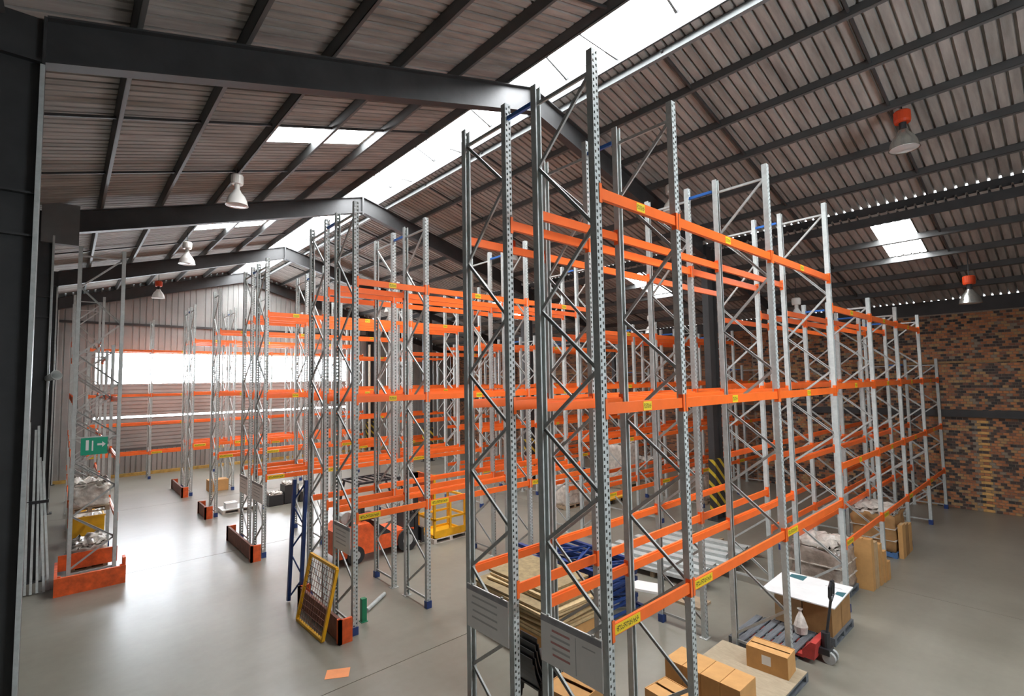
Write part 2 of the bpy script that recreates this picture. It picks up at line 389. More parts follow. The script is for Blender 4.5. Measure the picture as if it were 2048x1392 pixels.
for k, y in enumerate(PY):
    words = ['nearest the stacked black chairs', 'beside the leaning grey posts', 'two bays before the daylight window', 'set against the far gable wall'][k]
    pf = tag(struct('portal_frame', 'dark steel portal frame ' + words), cat='steel frame', group='portal frames of the hall')
    c = part('column', i_column(-0.86, -0.30, y, 9.55), 'steel_dark', pf)
    for z in (6.72, 7.25, 8.95):
        part('stiffener', MB().box(-0.83, -0.33, y-0.10, y-0.012, z, z+0.025), 'steel_dark', c)
    part('edge_strip', MB().box(-0.345, -0.30, y-0.15, y-0.11, 0, 8.9), 'galv', c)  # pale strip standing for the light line along the column edge
    if k == 1: part('eaves_haunch', MB().box(-0.58, 0.18, y-0.13, y+0.10, 8.70, 9.80), 'steel_mid', pf)
    if k in (1, 2): part('column', i_column(23.75, 24.08, y, 7.0), 'steel_dark', pf)
    part('rafter', i_rafter(-0.30, roof_z(-0.30), RX, RZ, y, 0.62), 'steel_dark', pf)
    part('rafter', i_rafter(RX, RZ, 16.62, roof_z(16.62), y, 0.62), 'steel_dark', pf)
    part('apex_plate', MB().box(RX-0.03, RX+0.03, y-0.115, y+0.115, RZ-0.70, RZ+0.01), 'steel_dark', pf)
    c = part('column', i_column(16.62, 17.22, y, 9.5), 'steel_dark', pf)
    part('hazard_wrap', MB().box(16.60, 17.24, y-0.125, y+0.125, 0.25, 2.05), 'hazard', c, label='yellow and black striped sleeve')
    part('rafter', i_rafter(17.22, lean_z(17.22)-0.02, 24.15, lean_z(24.15)-0.02, y, 0.38, 0.16), 'steel_dark', pf)
    part('base_plate', MB().box(-0.95, -0.22, y-0.2, y+0.2, 0, 0.03), 'steel_dark', pf)
    part('base_plate', MB().box(16.54, 17.30, y-0.2, y+0.2, 0, 0.03), 'steel_dark', pf)
# valley beam under the main roof edge; daylight shows between it and the ribs
zv = roof_z(LX+0.1)+0.2
tr = struct('trim_1', 'dark valley beam under the step in the roof', MB().box(LX+0.08, LX+0.12, Y0, Y1, zv-0.55, zv+0.004), 'steel_dark')
ze = lean_z(XR)+0.17
tr = struct('trim_2', 'dark eaves beam on top of the brick wall', MB().box(XR+0.02, XR+0.06, Y0, Y1, 7.0, ze+0.0), 'steel_dark')

# ---- brick wall
wall = struct('wall_right', 'mottled orange and dark face brick wall', MB().box(XR+0.012, XR+0.3, -0.2, 10.2, 0, 7.05), 'mortar')
part('far_brickwork', MB().box(XR+0.002, XR+0.3, 10.2, Y1, 0, 7.05), 'far_brick', wall)
part('far_brickwork', MB().box(XR+0.002, XR+0.3, Y0, -0.2, 0, 7.05), 'far_brick', wall)
BW, BH = 0.158, 0.096
def tone_at(y, z):
    g = 0.5+0.5*math.sin(y*1.7+math.sin(z*2.1)*1.5)*math.cos(z*1.3+y*0.6)
    g = g*0.4 + (0.22 if z > 5.2 else 0.0)
    r = random.random()
    return r*0.42 if random.random() < 0.24+0.5*g else 0.42+0.58*random.random()
singles = []; mass = MB(); tones = []
rows = int(7.05/BH)
for r in range(rows):
    z = r*BH+0.006; off = (r % 2)*BW/2
    for c in range(int(10.4/BW)+1):
        y = -0.2+c*BW-off
        if y < -0.2 or y+BW > 10.2: continue
        if z < 3.28 and y+BW > 2.18 and y < 2.52: 
            if r % 2 == 0: continue
        pr = random.uniform(0, 0.006)
        if 1.25 < y < 2.06 and len(singles) < 300: singles.append((y, z, pr)); continue
        mass.box(XR-pr, XR+0.013, y+0.007, y+BW-0.007, z, z+BH-0.016); tones += [tone_at(y, z)]*6
me = mass.mesh('brick_mass', 'brick', fix=False)
at = me.attributes.new('tone', 'FLOAT', 'FACE'); at.data.foreach_set('value', tones)
o = ob('brick_mass', me, wall); o['kind'] = 'stuff'
bme = MB().box(0, 0.018, 0.007, BW-0.007, 0, BH-0.016).mesh('brick', 'brick1')
for y, z, pr in singles: ob('brick', bme, wall, (XR-pr, y, z))
pb = MB().box(0, 0.03, 0, 0.30, 0, BH-0.010).mesh('pale_brick', 'pale_brick')
for r in range(0, int(3.28/BH)+1, 2): ob('pale_brick', pb, wall, (XR-0.015, 2.2, r*BH+0.006))
struct('trim_3', 'dark steel rail fixed along the brick wall', MB().box(XR-0.10, XR-0.005, Y0, Y1, 3.28, 3.53), 'steel_dark')
struct('trim_4', 'thin projecting brick ledge along the wall', MB().box(XR-0.045, XR, Y0, Y1, 5.22, 5.29), 'ledge')

# ---- far gable wall with daylight band
fwall = struct('wall_far', 'grey sheeted gable wall at the end of the hall')
def top_far(x): return (roof_z(x) if x < LX else lean_z(x))+0.30
def vpanel(x0, x1, z0, z1=None, pitch=0.30, m='sheet_wall', depth=1.0, name='sheet_panel'):
    f = (lambda t: top_far(x0+t)-z0) if z1 is None else None
    o = ob(name, corr((x0, Y1, z0), (1, 0, 0), (0, 0, 1), (0, 1, 0), x1-x0, (z1 or 0)-z0, pitch, depth, f).mesh(name, m, fix=False), fwall); return o
def hpanel(x0, x1, z0, z1, pitch=0.21, m='sheet_wall'):
    return ob('sheet_panel', corr((x0, Y1, z0), (0, 0, 1), (1, 0, 0), (0, 1, 0), z1-z0, x1-x0, pitch, 1.0).mesh('sheet_panel', m, fix=False), fwall)
x = XL
for xe in (2.5, 6.0, 9.5, 13.0, 16.6): vpanel(x, xe, 6.74); x = xe
vpanel(16.6, 20.4, 0.15); vpanel(20.4, XR, 0.15)
hpanel(1.2, 8.0, 3.28, 5.06); hpanel(8.0, 15.1, 3.28, 5.06); hpanel(1.2, 8.0, 1.46, 3.17); hpanel(8.0, 15.1, 1.46, 3.17)
vpanel(XL, 1.2, 0.15, 6.74); vpanel(15.1, 16.6, 0.15, 6.74)
for xa in (1.2, 5.0, 8.8, 12.6): vpanel(xa, min(xa+3.8, 15.1), 0.15, 1.46, 0.24, depth=1.6)
part('wall_rail', MB().box(XL, 16.6, Y1-0.10, Y1-0.02, 8.30, 8.42), 'steel_dark', fwall)
part('wall_rail', MB().box(1.2, 16.6, Y1-0.06, Y1-0.01, 1.42, 1.52), 'purlin', fwall)
part('kerb', MB().box(XL, XR, Y1-0.18, Y1+0.05, 0, 0.16), 'kerb', fwall)
part('outer_backing', MB().box(XL-0.2, 1.15, Y1+0.08, Y1+0.12, 0, 9.6), 'sheet_wall', fwall)
win = struct('window_3', 'wide overexposed daylight band in the far gable wall')
for i in range(8):
    xa = 1.2+i*1.7375
    part('pane', MB().box(xa+0.012, xa+1.7255, Y1+0.0, Y1+0.02, 5.06, 6.74), 'window_pane', win)
for i in range(9):
    xa = 1.2+i*1.7375; part('mullion', MB().box(xa-0.012, xa+0.012, Y1-0.02, Y1+0.03, 5.06, 6.74), 'purlin_light', win)
slot = struct('window_4', 'thin bright daylight slot below the daylight band')
for i in range(4): part('pane', MB().box(1.2+i*3.475, 1.2+(i+1)*3.475-0.02, Y1, Y1+0.02, 3.17, 3.28), 'window_pane', slot)

# ---- left and near walls
wl = struct('wall_left', 'dark sheeted side wall behind the columns')
for k in range(4):
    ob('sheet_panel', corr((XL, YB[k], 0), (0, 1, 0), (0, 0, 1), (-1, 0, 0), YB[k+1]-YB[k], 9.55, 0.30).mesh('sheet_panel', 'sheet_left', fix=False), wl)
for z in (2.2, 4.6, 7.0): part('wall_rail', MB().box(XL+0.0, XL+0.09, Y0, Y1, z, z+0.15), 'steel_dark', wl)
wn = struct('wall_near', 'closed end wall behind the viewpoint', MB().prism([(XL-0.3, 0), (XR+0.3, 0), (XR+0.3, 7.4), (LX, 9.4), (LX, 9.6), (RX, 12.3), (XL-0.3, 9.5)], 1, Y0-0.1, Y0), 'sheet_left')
fill_win = struct('fill_window', 'unseen short daylight band added to the near gable wall to light the rack fronts')
for i in (3, 4): part('pane', MB().box(1.2+i*1.7375+0.012, 1.2+i*1.7375+1.7255, Y0, Y0+0.02, 5.06, 6.74), 'window_pane', fill_win)  # glowing panes added behind the camera to brighten faces turned towards it
# services conduit pipe on the gable wall
tag(part('cream_pipe', MB().tube((16.75, 34.6, 0), (16.75, 34.6, 7.7), 0.09, 12), 'cream', None, smooth=False), 'tall cream pipe rising against the far gable wall', 'pipe')

# ================================================================== PALLET RACKS
PW, PD = 0.10, 0.085
def post_mesh(h):
    """roll-formed upright: perforated front face at y=0 facing -y, open towards +y"""
    m = MB(); t = 0.004
    def strips(y):
        for a, b in ((-.05, -.038), (-.013, .013), (.038, .05)): m.quad((a, y, 0), (b, y, 0), (b, y, h), (a, y, h))
        for a, b, o in ((-.038, -.013, 0.012), (.013, .038, 0.0495)):
            z0 = 0.0; z = o
            while z+0.035 < h:
                m.quad((a, y, z0), (b, y, z0), (b, y, z), (a, y, z)); z0 = z+0.033; z += 0.075
            m.quad((a, y, z0), (b, y, z0), (b, y, h), (a, y, h))
    strips(0.0); strips(t)
    for s in (-1, 1):
        e = s*.05; i = s*(.05-t)
        m.box(min(e, i), max(e, i), 0, PD, 0, h); m.box(min(e, s*.028), max(e, s*.028), PD-t, PD, 0, h)
    return m.mesh('post', 'galv', fix=False)
def brace_mesh(L, w=0.042, s=-1):
    m = MB(); t = 0.004
    m.box(-0.014, 0.014, -w/2, -w/2+t, 0, L); m.box(-0.014, 0.014, w/2-t, w/2, 0, L); m.box(*((-0.014, -0.014+t) if s < 0 else (0.014-t, 0.014)), -w/2, w/2, 0, L)
    return m.mesh('brace', 'galv_dark', fix=False)
def beam_mesh(L, conn):
    m = MB(); m.box(0.052, L-0.052, 0.004, 0.056, -0.125, -0.02); m.box(0.052, L-0.052, 0.004, 0.036, -0.02, 0.0)
    if conn: _conn(m, 0, 1); _conn(m, L, -1)
    return m.mesh('beam', 'orange')
def _conn(m, x, s):
    def bx(a, b, *r): m.box(min(x+s*a, x+s*b), max(x+s*a, x+s*b), *r)
    bx(0.012, 0.056, -0.010, -0.001, -0.175, 0.045); bx(0.0505, 0.056, -0.010, 0.06, -0.175, 0.045)
def conn_mesh(s):
    m = MB(); _conn(m, 0, s); return m.mesh('connector', 'orange')
def boot_mesh():
    m = MB(); m.box(-.062, .062, -.012, .10, 0, .15); return m.mesh('foot_boot', 'blue')
def plate_mesh():
    m = MB(); m.box(-.09, .09, -.03, .12, 0, .012)
    for x in (-.07, .07): m.tube((x, 0.045, .012), (x, 0.045, .03), .012, 6)
    return m.mesh('foot_plate', 'galv_dark')
def label_mesh(w):
    return MB().box(0, w, 0.0005, 0.0035, -0.115, -0.012).mesh('load_label', 'label')
NODES_TALL = [8.33, 7.50, 6.57, 5.70, 4.96, 4.28, 3.61, 2.95, 2.28, 1.60, 0.95, 0.30]
def nodes(h):
    if h > 8: return NODES_TALL
    z = h-0.24; out = []
    while z > 0.2: out.append(z); z -= 0.70
    return out
def rack(label, loc, rz, frames, bays, depth=0.9, flip=False, detail=2, group=None, no_rear=False, skip=()):
    t = thing('pallet_rack', label, 'pallet rack', loc, rz, group)
    for k, (x, h) in enumerate(frames):
        pm = shared(('post', h), lambda: post_mesh(h))
        for y, rot, fr in ((-0.045, 0, True), (depth+0.045, math.pi, False)):
            p = ob('post', pm, t, (x, y, 0), (0, 0, rot))
            if fr != flip: ob('foot_boot', shared('boot', boot_mesh), p)
            else: ob('foot_plate', shared('plate', plate_mesh), p)
        ya, yb = 0.02, depth-0.02
        nd = nodes(h); a_side = not flip
        zs = nd[0]; hz = shared(('br', round(yb-ya, 3)), lambda: brace_mesh(yb-ya))
        for z in (zs, nd[-1]-0.12): ob('brace', hz, t, (x, ya, z), (R(-90), 0, 0))
        for z1, z2 in zip(nd, nd[1:]):
            s, e = ((ya, yb) if a_side else (yb, ya)); a_side = not a_side
            L = math.hypot(e-s, z2-z1); sd = 1 if s > e else -1; me = shared(('br', round(L, 3), sd), lambda: brace_mesh(L, s=sd))
            ob('brace', me, t, (x, s, z1), (math.atan2(-(e-s), z2-z1), 0, 0))
    for k, lv in enumerate(bays):
        L = frames[k+1][0]-frames[k][0]; x0 = frames[k][0]
        for i, z in enumerate(lv):
            for y, rot in ((-0.045, 0), (depth+0.045, math.pi)):
                if (k, i, rot == 0) in skip: continue
                bm = shared(('beam', round(L, 3), detail), lambda: beam_mesh(L, detail < 2))
                b = ob('beam', bm, t, (x0 if rot == 0 else x0+L, y, z), (0, 0, rot))
                if detail == 2:
                    ob('connector', shared('c1', lambda: conn_mesh(1)), b); ob('connector', shared('c2', lambda: conn_mesh(-1)), b, (L, 0, 0))
                if (rot == 0) != flip:
                    w, lx = (0.46, 0.07) if i == 0 else (0.17, L*0.44)
                    ob('load_label', shared(('lab', w), lambda: label_mesh(w)), b, (lx, 0.0, 0))
    return t
XA, XB = [0.0, 1.665, 4.749, 7.833], [10.85, 13.63, 16.7, 19.5]
FR_FULL = [(x, 8.574) for x in XA] + [(XB[0], 6.8), (XB[1], 6.8), (XB[2], 6.8), (XB[3], 5.4)]
LVA, LVB = [2.274, 4.597, 6.985], [1.42, 3.0, 4.68, 6.35]
BAYS = [LVA]*3 + [LVB]*3 + [LVB[:3]]
FX = 4.349
RACKS = [
 ('front pallet rack of the nearest double row, above the dark pallet and pallet jack', 3.452, False, 2),
 ('rear pallet rack of the nearest double row, in front of the stacked chipboard', 4.936, True, 2),
 ('front pallet rack of the second double row, beside the orange forklift and yellow gate', 9.63, False, 2),
 ('rear pallet rack of the second double row, with the blue frame leaning by its end', 11.13, True, 2),
 ('front pallet rack of the third double row, with two small notice boards on its end', 15.60, False, 1),
 ('rear pallet rack of the third double row, facing the flat pallet aisle', 17.10, True, 1),
 ('single pallet rack row standing over the flat pallet and dark crates', 21.62, False, 1),
 ('front pallet rack of the double row closest to the far gable wall', 26.55, False, 1),
 ('rear pallet rack of the double row closest to the far gable wall', 28.05, True, 1),
]
for lab, y, flip, det in RACKS:
    fr = FR_FULL if y < 20 else FR_FULL[:6]
    by = BAYS if y < 20 else BAYS[:5]
    r = rack(lab, (FX, y, 0), 0, fr, by, 0.9, flip, det, 'orange beamed pallet racks standing in rows')
    if flip:      # blue row spacers tie the back to back frames together
        for x, h in fr:
            for z in (h-0.20,):
                part('row_spacer', MB().box(x-0.02, x+0.02, -0.505, -0.04, z-0.025, z+0.025), 'blue_spacer', r)
LVF = [1.44, 2.97, 4.49, 6.84]
rack('pallet rack standing against the far gable wall under the daylight band', (0.9, 33.0, 0), 0, [(0, 6.9), (2.6, 8.47), (5.6, 6.9), (8.6, 6.9), (11.6, 6.9), (14.6, 6.9)], [LVF]*5, 0.9, False, 1, 'orange beamed pallet racks standing in rows')
# side rack: runs along the left wall
r = rack('pallet rack along the dark side wall with green exit sign on its end', (1.12, 17.2, 0), R(90), [(0, 8.574), (3.0, 6.2), (6.1, 6.2), (9.2, 8.574), (12.2, 8.574)], [[1.50, 3.0, 4.6]]*2 + [[1.50, 3.0, 4.6, 6.0]] + [[1.50, 3.0, 4.6, 6.84]], 0.9, False, 1, 'orange beamed pallet racks standing in rows')

# ================================================================== THINGS
def put(name, label, cat, loc, rz=0, group=None): return thing(name, label, cat, loc, rz, group)

# ---- notice boards hung on the rack ends
def notice(label, y0, y1, z0, z1, rows, red=False):
    t = put('notice_board', label, 'notice board', (4.275, y0, z0), 0, 'notice boards on the rack ends')
    w, h = y1-y0, z1-z0
    part('panel', MB().box(-0.008, 0.008, 0, w, 0, h), 'notice', t)
    part('header_strip', MB().box(-0.012, -0.008, 0.0, w, h-0.075, h-0.01), 'notice_head', t)
    for i in range(rows):
        z = h-0.14-i*(h-0.2)/rows
        a, b = (0.50, 0.86) if red else (0.25, 0.9)
        part('print_line', MB().box(-0.0095, -0.008, w*a, w*b*random.uniform(0.92, 1), z-0.012, z+0.012), 'print_red' if (red and i % 2 == 0) else 'print_grey', t)
    if red:
        part('print_line', MB().box(-0.0095, -0.008, w*0.40, w*0.41, 0.03, h-0.1), 'print_grey', t)
        part('print_line', MB().box(-0.0095, -0.008, w*0.1, w*0.3, h-0.16, h-0.145), 'print_grey', t)
    for yy in (0.12, w-0.12): part('clip', MB().box(-0.014, 0.012, yy-0.015, yy+0.015, h-0.005, h+0.02), 'galv', t)
    return t
notice('pale notice board with red text lines on the nearest rack end', 3.47, 4.37, 1.60, 2.13, 5, True)
notice('pale blank-looking notice board in front of the stacked chipboard sheets', 4.96, 5.82, 1.50, 2.07, 4)
notice('pale notice board with four text lines above the yellow gate', 9.66, 10.44, 1.50, 2.03, 4)
notice('small pale notice board on the end of the third double row, aisle side', 15.46, 16.55, 1.50, 2.03, 4)
notice('small pale notice board on the end of the third double row, rear frame', 17.02, 17.95, 1.50, 2.05, 3)

# ---- rack end guards
def end_guard(label, y0, y1, x=4.02):
    t = put('end_guard', label, 'rack guard', (x, y0, 0), 0, 'guards at the rack ends')
    L = y1-y0
    part('guard_board', MB().box(-0.03, 0.03, 0.06, L-0.06, 0.02, 0.42), 'brown_board', t)
    for a in (0.0, L-0.06):
        e = MB(); e.box(-0.06, 0.20, a, a+0.06, 0, 0.44); e.box(-0.06, 0.0, a-0.0, a+0.12 if a == 0 else a+0.06, 0, 0.44)
        part('end_post', e, 'orange_worn', t, label='orange painted end post')
    return t
end_guard('brown guard board with orange ends below the nearest double row', 3.22, 6.05)
end_guard('brown guard board with orange ends behind the leaning yellow gate', 9.42, 11.66)
end_guard('brown guard board with orange ends under the third double row', 15.36, 18.15)
end_guard('short guard board with orange end under the single rack row', 21.45, 22.75)
end_guard('guard board with orange ends under the row closest to the window', 26.3, 29.1)
t = put('barrier_box', 'orange painted barrier boards boxing in the side rack foot', 'rack guard', (-0.05, 16.15, 0))
part('front_board', MB().box(0, 1.34, -0.03, 0.05, 0.0, 0.42), 'orange_worn', t)
part('side_board', MB().box(0.0, 0.06, 0.05, 1.5, 0.0, 0.42), 'orange_worn', t)
part('side_board', MB().box(1.28, 1.34, 0.05, 0.30, 0.0, 0.60), 'orange_worn', t)
part('back_board', MB().box(0.06, 1.28, 1.75, 1.80, 0.10, 0.50), 'orange_worn', t)
for x in (0.06, 1.22): part('corner_post', MB().box(x, x+0.06, 0.05, 0.11, 0, 0.44), 'orange_worn', t)
tag(part('rag_heap', MB().lathe([(0.30, 0.0), (0.28, 0.08), (0.18, 0.16), (0.05, 0.2), (0, 0.2)], 9, (0.55, 16.65, 0)), 'black', None), 'dark rag heap lying inside the orange barrier boards', 'rags')

# ---- exit sign on the side rack
t = put('exit_sign', 'green emergency exit sign hung on the side rack end', 'sign', (0.36, 17.148, 3.13))
part('hanger_bar', MB().box(-0.20, 0.80, -0.010, 0.0, 0.44, 0.47), 'galv', t)
part('sign_plate', MB().box(0, 0.54, -0.012, 0.0, 0, 0.44), 'sign_green', t)
a = MB(); a.box(0.10, 0.16, -0.014, -0.012, 0.12, 0.38); a.box(0.22, 0.25, -0.014, -0.012, 0.10, 0.36)
part('door_symbol', a, 'white', t, label='white doorway symbol')
a = MB(); a.prism([(0.33, 0.23), (0.43, 0.23), (0.43, 0.18), (0.50, 0.255), (0.43, 0.33), (0.43, 0.28), (0.33, 0.28)], 1, -0.014, -0.012)
part('arrow_symbol', a, 'white', t, label='white arrow symbol')

# ---- leaning grey posts by the column
for i, (x, y, tx, ty, tz) in enumerate([(-0.55, 16.75, -0.62, 17.55, 4.0), (-0.45, 16.72, -0.50, 17.6, 3.8), (-0.34, 16.75, -0.45, 17.6, 3.9), (-0.22, 16.70, -0.40, 17.6, 3.1), (-0.14, 16.80, -0.34, 17.65, 3.0)]):
    d = Vector((tx-x, ty-y, tz)); 
    m = MB(); m.bar((0, 0, 0.0), tuple(d), 0.07, 0.045, (1, 0, 0))
    o = part('steel_post', m, 'galv', None, (x, y, 0.02)); tag(o, 'loose grey steel post leaning against the side column', 'post', 'loose posts leaning by the column')
tag(part('strap', MB().box(-0.62, -0.2, 17.13, 17.17, 2.05, 2.12), 'black', None), 'black strap tying the leaning grey posts together', 'strap')
t = put('siren_horn', 'grey horn siren fixed to the side column', 'siren', (-0.34, 17.70, 5.1), 0)
part('horn', MB().lathe([(0.0, 0.0), (0.07, 0.0), (0.08, 0.12), (0.13, 0.34), (0.125, 0.34), (0.05, 0.1)], 16), 'galv', t, (0.0, 0.03, 0.02), (R(75), 0, R(35)), True)
part('bracket', MB().box(-0.02, 0.02, 0.0, 0.095, -0.03, 0.05), 'steel_dark', t)

# ---- leaning blue frame, yellow gate, green guard
def ladder_frame(t, a, b, wv, m, n=5, w=0.07):
    a, b, wv = Vector(a), Vector(b), Vector(wv)
    for o in (Vector((0, 0, 0)), wv): part('post', MB().bar(tuple(a+o), tuple(b+o), w, w*0.8, (1, 0, 0)), m, t)
    for i in range(n):
        f0, f1 = (i+0.1)/n, (i+0.9)/n
        p, q = (a.lerp(b, f0), a.lerp(b, f1)+wv) if i % 2 == 0 else (a.lerp(b, f0)+wv, a.lerp(b, f1))
        part('brace', MB().bar(tuple(p), tuple(q), 0.035, 0.02, (1, 0, 0)), m, t)
t = put('spare_rack_upright', 'blue steel rack upright leaning against the second double row', 'rack upright', (3.90, 12.06, 0.0))
ladder_frame(t, (0, 0, 0.03), (0.16, 0.17, 2.66), (0.16, -0.30, 0), 'blue', 5, 0.085)
t = put('leaning_gate', 'yellow steel gate leaning against the second row end guard', 'gate', (3.76, 9.75, 0.0))
A, B_, C_, D_ = Vector((0.02, 0, 0.03)), Vector((-0.02, 1.26, 0.03)), Vector((0.23, 1.20, 1.30)), Vector((0.27, -0.06, 1.30))
for p, q in ((A, B_), (B_, C_), (C_, D_), (D_, A)): part('frame_bar', MB().bar(tuple(p), tuple(q), 0.055, 0.055, (1, 0, 0)), 'yellow', t)
for i in range(1, 12):
    f = i/12; part('wire', MB().bar(tuple(A.lerp(B_, f)), tuple(D_.lerp(C_, f)), 0.007, 0.007), 'brown_board', t)
    part('wire', MB().bar(tuple(A.lerp(D_, f)), tuple(B_.lerp(C_, f)), 0.007, 0.007), 'brown_board', t)
t = put('post_guard', 'short green post guard standing by the rack foot', 'post guard', (4.72, 10.02, 0))
part('shell', MB().box(-0.05, 0.05, -0.05, 0.05, 0.0, 0.46), 'green', t); part('flange', MB().box(-0.07, 0.07, -0.07, 0.07, 0, 0.012), 'green', t)
tag(part('loose_tube', MB().tube((4.95, 10.35, 0.045), (5.62, 10.85, 0.045), 0.045, 10), 'galv', None), 'short grey tube lying by the green post guard', 'tube')
tag(part('floor_sheet', MB().box(-0.19, 0.19, -0.14, 0.14, 0.001, 0.004), 'paper', None, (3.58, 8.57, 0), (0, 0, R(-30))), 'orange paper sheet lying on the open concrete floor', 'paper')

# ---- pallets
def pallet(label, loc, sx, sy, m='pallet', rz=0, n=7, along='x', group=None, name='pallet'):
    t = put(name, label, 'pallet', loc, rz, group)
    if along == 'x':
        w = sy/n*0.78
        for i in range(n):
            y = i*(sy-w)/(n-1); part('deck_board', MB().box(0, sx, y, y+w, 0.118, 0.14), m, t)
        for x in (0, sx/2-0.05, sx-0.1): part('bearer', MB().box(x, x+0.10, 0.0, sy, 0.02, 0.118), m, t)
        for y in (0, sy/2-0.05, sy-0.1): part('base_board', MB().box(0, sx, y, y+0.1, 0, 0.02), m, t)
    return t
def carton(label, loc, sx, sy, sz, rz=0, m='card', group=None, opened=False, tape=True, sticker=False, lid=False):
    t = put('carton', label, 'box', loc, rz, group)
    th = 0.012
    b = MB(); b.box(0, sx, 0, th, 0, sz); b.box(0, sx, sy-th, sy, 0, sz); b.box(0, th, th, sy-th, 0, sz); b.box(sx-th, sx, th, sy-th, 0, sz); b.box(th, sx-th, th, sy-th, 0, th)
    part('body', b, m, t)
    if opened:
        part('flap', MB().box(th, sx*0.46, th, sy-th, sz-0.02, sz-0.008), m, t); part('flap', MB().box(sx*0.56, sx-th, th, sy-th, sz-0.02, sz-0.008), m, t)
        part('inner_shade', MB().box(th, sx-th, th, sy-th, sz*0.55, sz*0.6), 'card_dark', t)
    elif lid: part('lid', MB().box(0.002, sx-0.002, 0.002, sy-0.002, sz, sz+0.006), m, t)
    else:
        part('flap', MB().box(0.002, sx-0.002, 0.002, sy/2-0.004, sz, sz+0.006), m, t); part('flap', MB().box(0.002, sx-0.002, sy/2+0.004, sy-0.002, sz, sz+0.006), m, t)
        if tape: part('tape', MB().box(-0.001, sx+0.001, sy/2-0.03, sy/2+0.03, sz+0.006, sz+0.0075), 'card_pale', t)
    if sticker: part('sticker', MB().box(-0.002, 0.0, sy*0.40, sy*0.62, sz*0.35, sz*0.78), 'white', t)
    return t
pallet('empty dark slatted pallet in front of the red pallet jack', (9.22, 3.50, 0), 1.20, 1.04)
# plywood topped pallet with cartons
t = pallet('pallet covered with a plywood sheet carrying the row of cartons', (7.05, 3.15, 0), 1.95, 1.40, 'pallet')
part('plywood_sheet', MB().box(0.0, 1.92, 0.0, 1.38, 0.141, 0.156), 'ply', t)
names = ['end nearest the aisle', 'second from the aisle', 'third from the aisle', 'end farthest from the aisle']
for i in range(4):
    carton('brown carton of the row on the plywood, ' + names[i], (7.08, 3.36+i*0.292, 0.157), 0.50, 0.285, 0.37, 0, 'card', 'row of brown cartons on the plywood', tape=False, lid=True)
carton('single brown carton with white sticker and slit top on the plywood', (8.50, 3.26, 0.157), 0.38, 0.62, 0.33, R(4), 'card', None, True, False, True)
carton('large brown carton below the nearest notice board', (5.16, 4.60, 0), 0.66, 0.60, 0.62, R(6), 'card', None, True)
carton('low brown open carton beside the plywood topped pallet', (6.32, 3.92, 0), 0.46, 0.50, 0.42, R(-6), 'card', None, True)
# ---- pallet jack
t = put('pallet_jack', 'red hand pallet jack with upright black handle', 'pallet jack', (9.55, 3.30, 0))
part('fork_head', MB().prism([(0.12, 0.08), (0.12, 0.20), (-0.02, 0.36), (-0.10, 0.36), (-0.06, 0.08)], 0, 0.0, 0.60), 'red', t)
for x in (0.02, 0.42): part('fork', MB().box(x, x+0.15, 0.10, 1.05, 0.055, 0.105), 'red', t)
for x in (0.09, 0.49): part('load_wheel', MB().tube((x-0.05, 0.95, 0.04), (x+0.05, 0.95, 0.04), 0.04, 10), 'rubber', t)
part('pump_body', MB().tube((0.30, -0.16, 0.10), (0.30, -0.16, 0.48), 0.07, 12), 'black', t)
part('pump_mount', MB().box(0.18, 0.42, -0.24, -0.06, 0.14, 0.24), 'black', t)
for x in (0.20, 0.34): part('steer_wheel', MB().tube((x, -0.22, 0.10), (x+0.06, -0.22, 0.10), 0.10, 16), 'galv_dark', t)
part('handle_shaft', MB().tube((0.30, -0.18, 0.46), (0.34, -0.26, 1.05), 0.022, 10), 'black', t)
h = MB()
pts = [(0.34, -0.26, 1.02), (0.26, -0.265, 1.10), (0.25, -0.275, 1.26), (0.31, -0.285, 1.34), (0.39, -0.285, 1.34), (0.45, -0.275, 1.26), (0.44, -0.265, 1.10), (0.34, -0.26, 1.02)]
for p, q in zip(pts, pts[1:]): h.tube(p, q, 0.025, 8)
hd = part('handle_loop', h, 'black', t); part('trigger', MB().bar((0.35, -0.275, 1.1), (0.35, -0.28, 1.32), 0.02, 0.02), 'black', hd)
# ---- white topped load
t = pallet('pallet under the load with the white board on top', (10.45, 3.18, 0), 1.10, 1.05)
for i, (x, y, w) in enumerate(((10.47, 3.22, 'beside the pallet jack'), (10.47, 3.72, 'at the inner corner by the dark pallet'), (11.02, 3.22, 'at the open aisle by the wrapped load'), (11.02, 3.72, 'at the inner corner by the wrapped load'))):
    carton('carton under the white board, ' + w, (x, y, 0.142), 0.52, 0.48, 0.58, 0, 'card_pale' if i % 2 else 'card_dark', 'cartons under the white board')
t = put('white_board', 'white board with dark teal prints lying on stacked cartons', 'board', (10.24, 3.10, 0.742), R(2))
part('board', MB().box(0, 1.28, 0, 1.24, 0, 0.02), 'white', t)
for a, b, c, d in ((0.62, 0.88, 0.02, 0.16), (0.95, 1.24, 0.78, 1.06)): part('teal_print', MB().prism([(a, c), (b, c), (b-0.05, d), (a+0.06, d)], 2, 0.02, 0.0215), 'teal', t)
part('print_line', MB().box(1.0, 1.03, 0.12, 0.40, 0.02, 0.0215), 'print_grey', t); part('print_line', MB().box(0.55, 0.57, 0.55, 0.8, 0.02, 0.0215), 'notice', t)
tag(part('plastic_bag', MB().lathe([(0.02, 0.0), (0.10, 0.02), (0.12, 0.15), (0.07, 0.30), (0.02, 0.40), (0.05, 0.45)], 9), 'film_white', None, (10.22, 3.66, 0.142)), 'white plastic bag standing on the dark pallet beside the white topped load', 'bag')

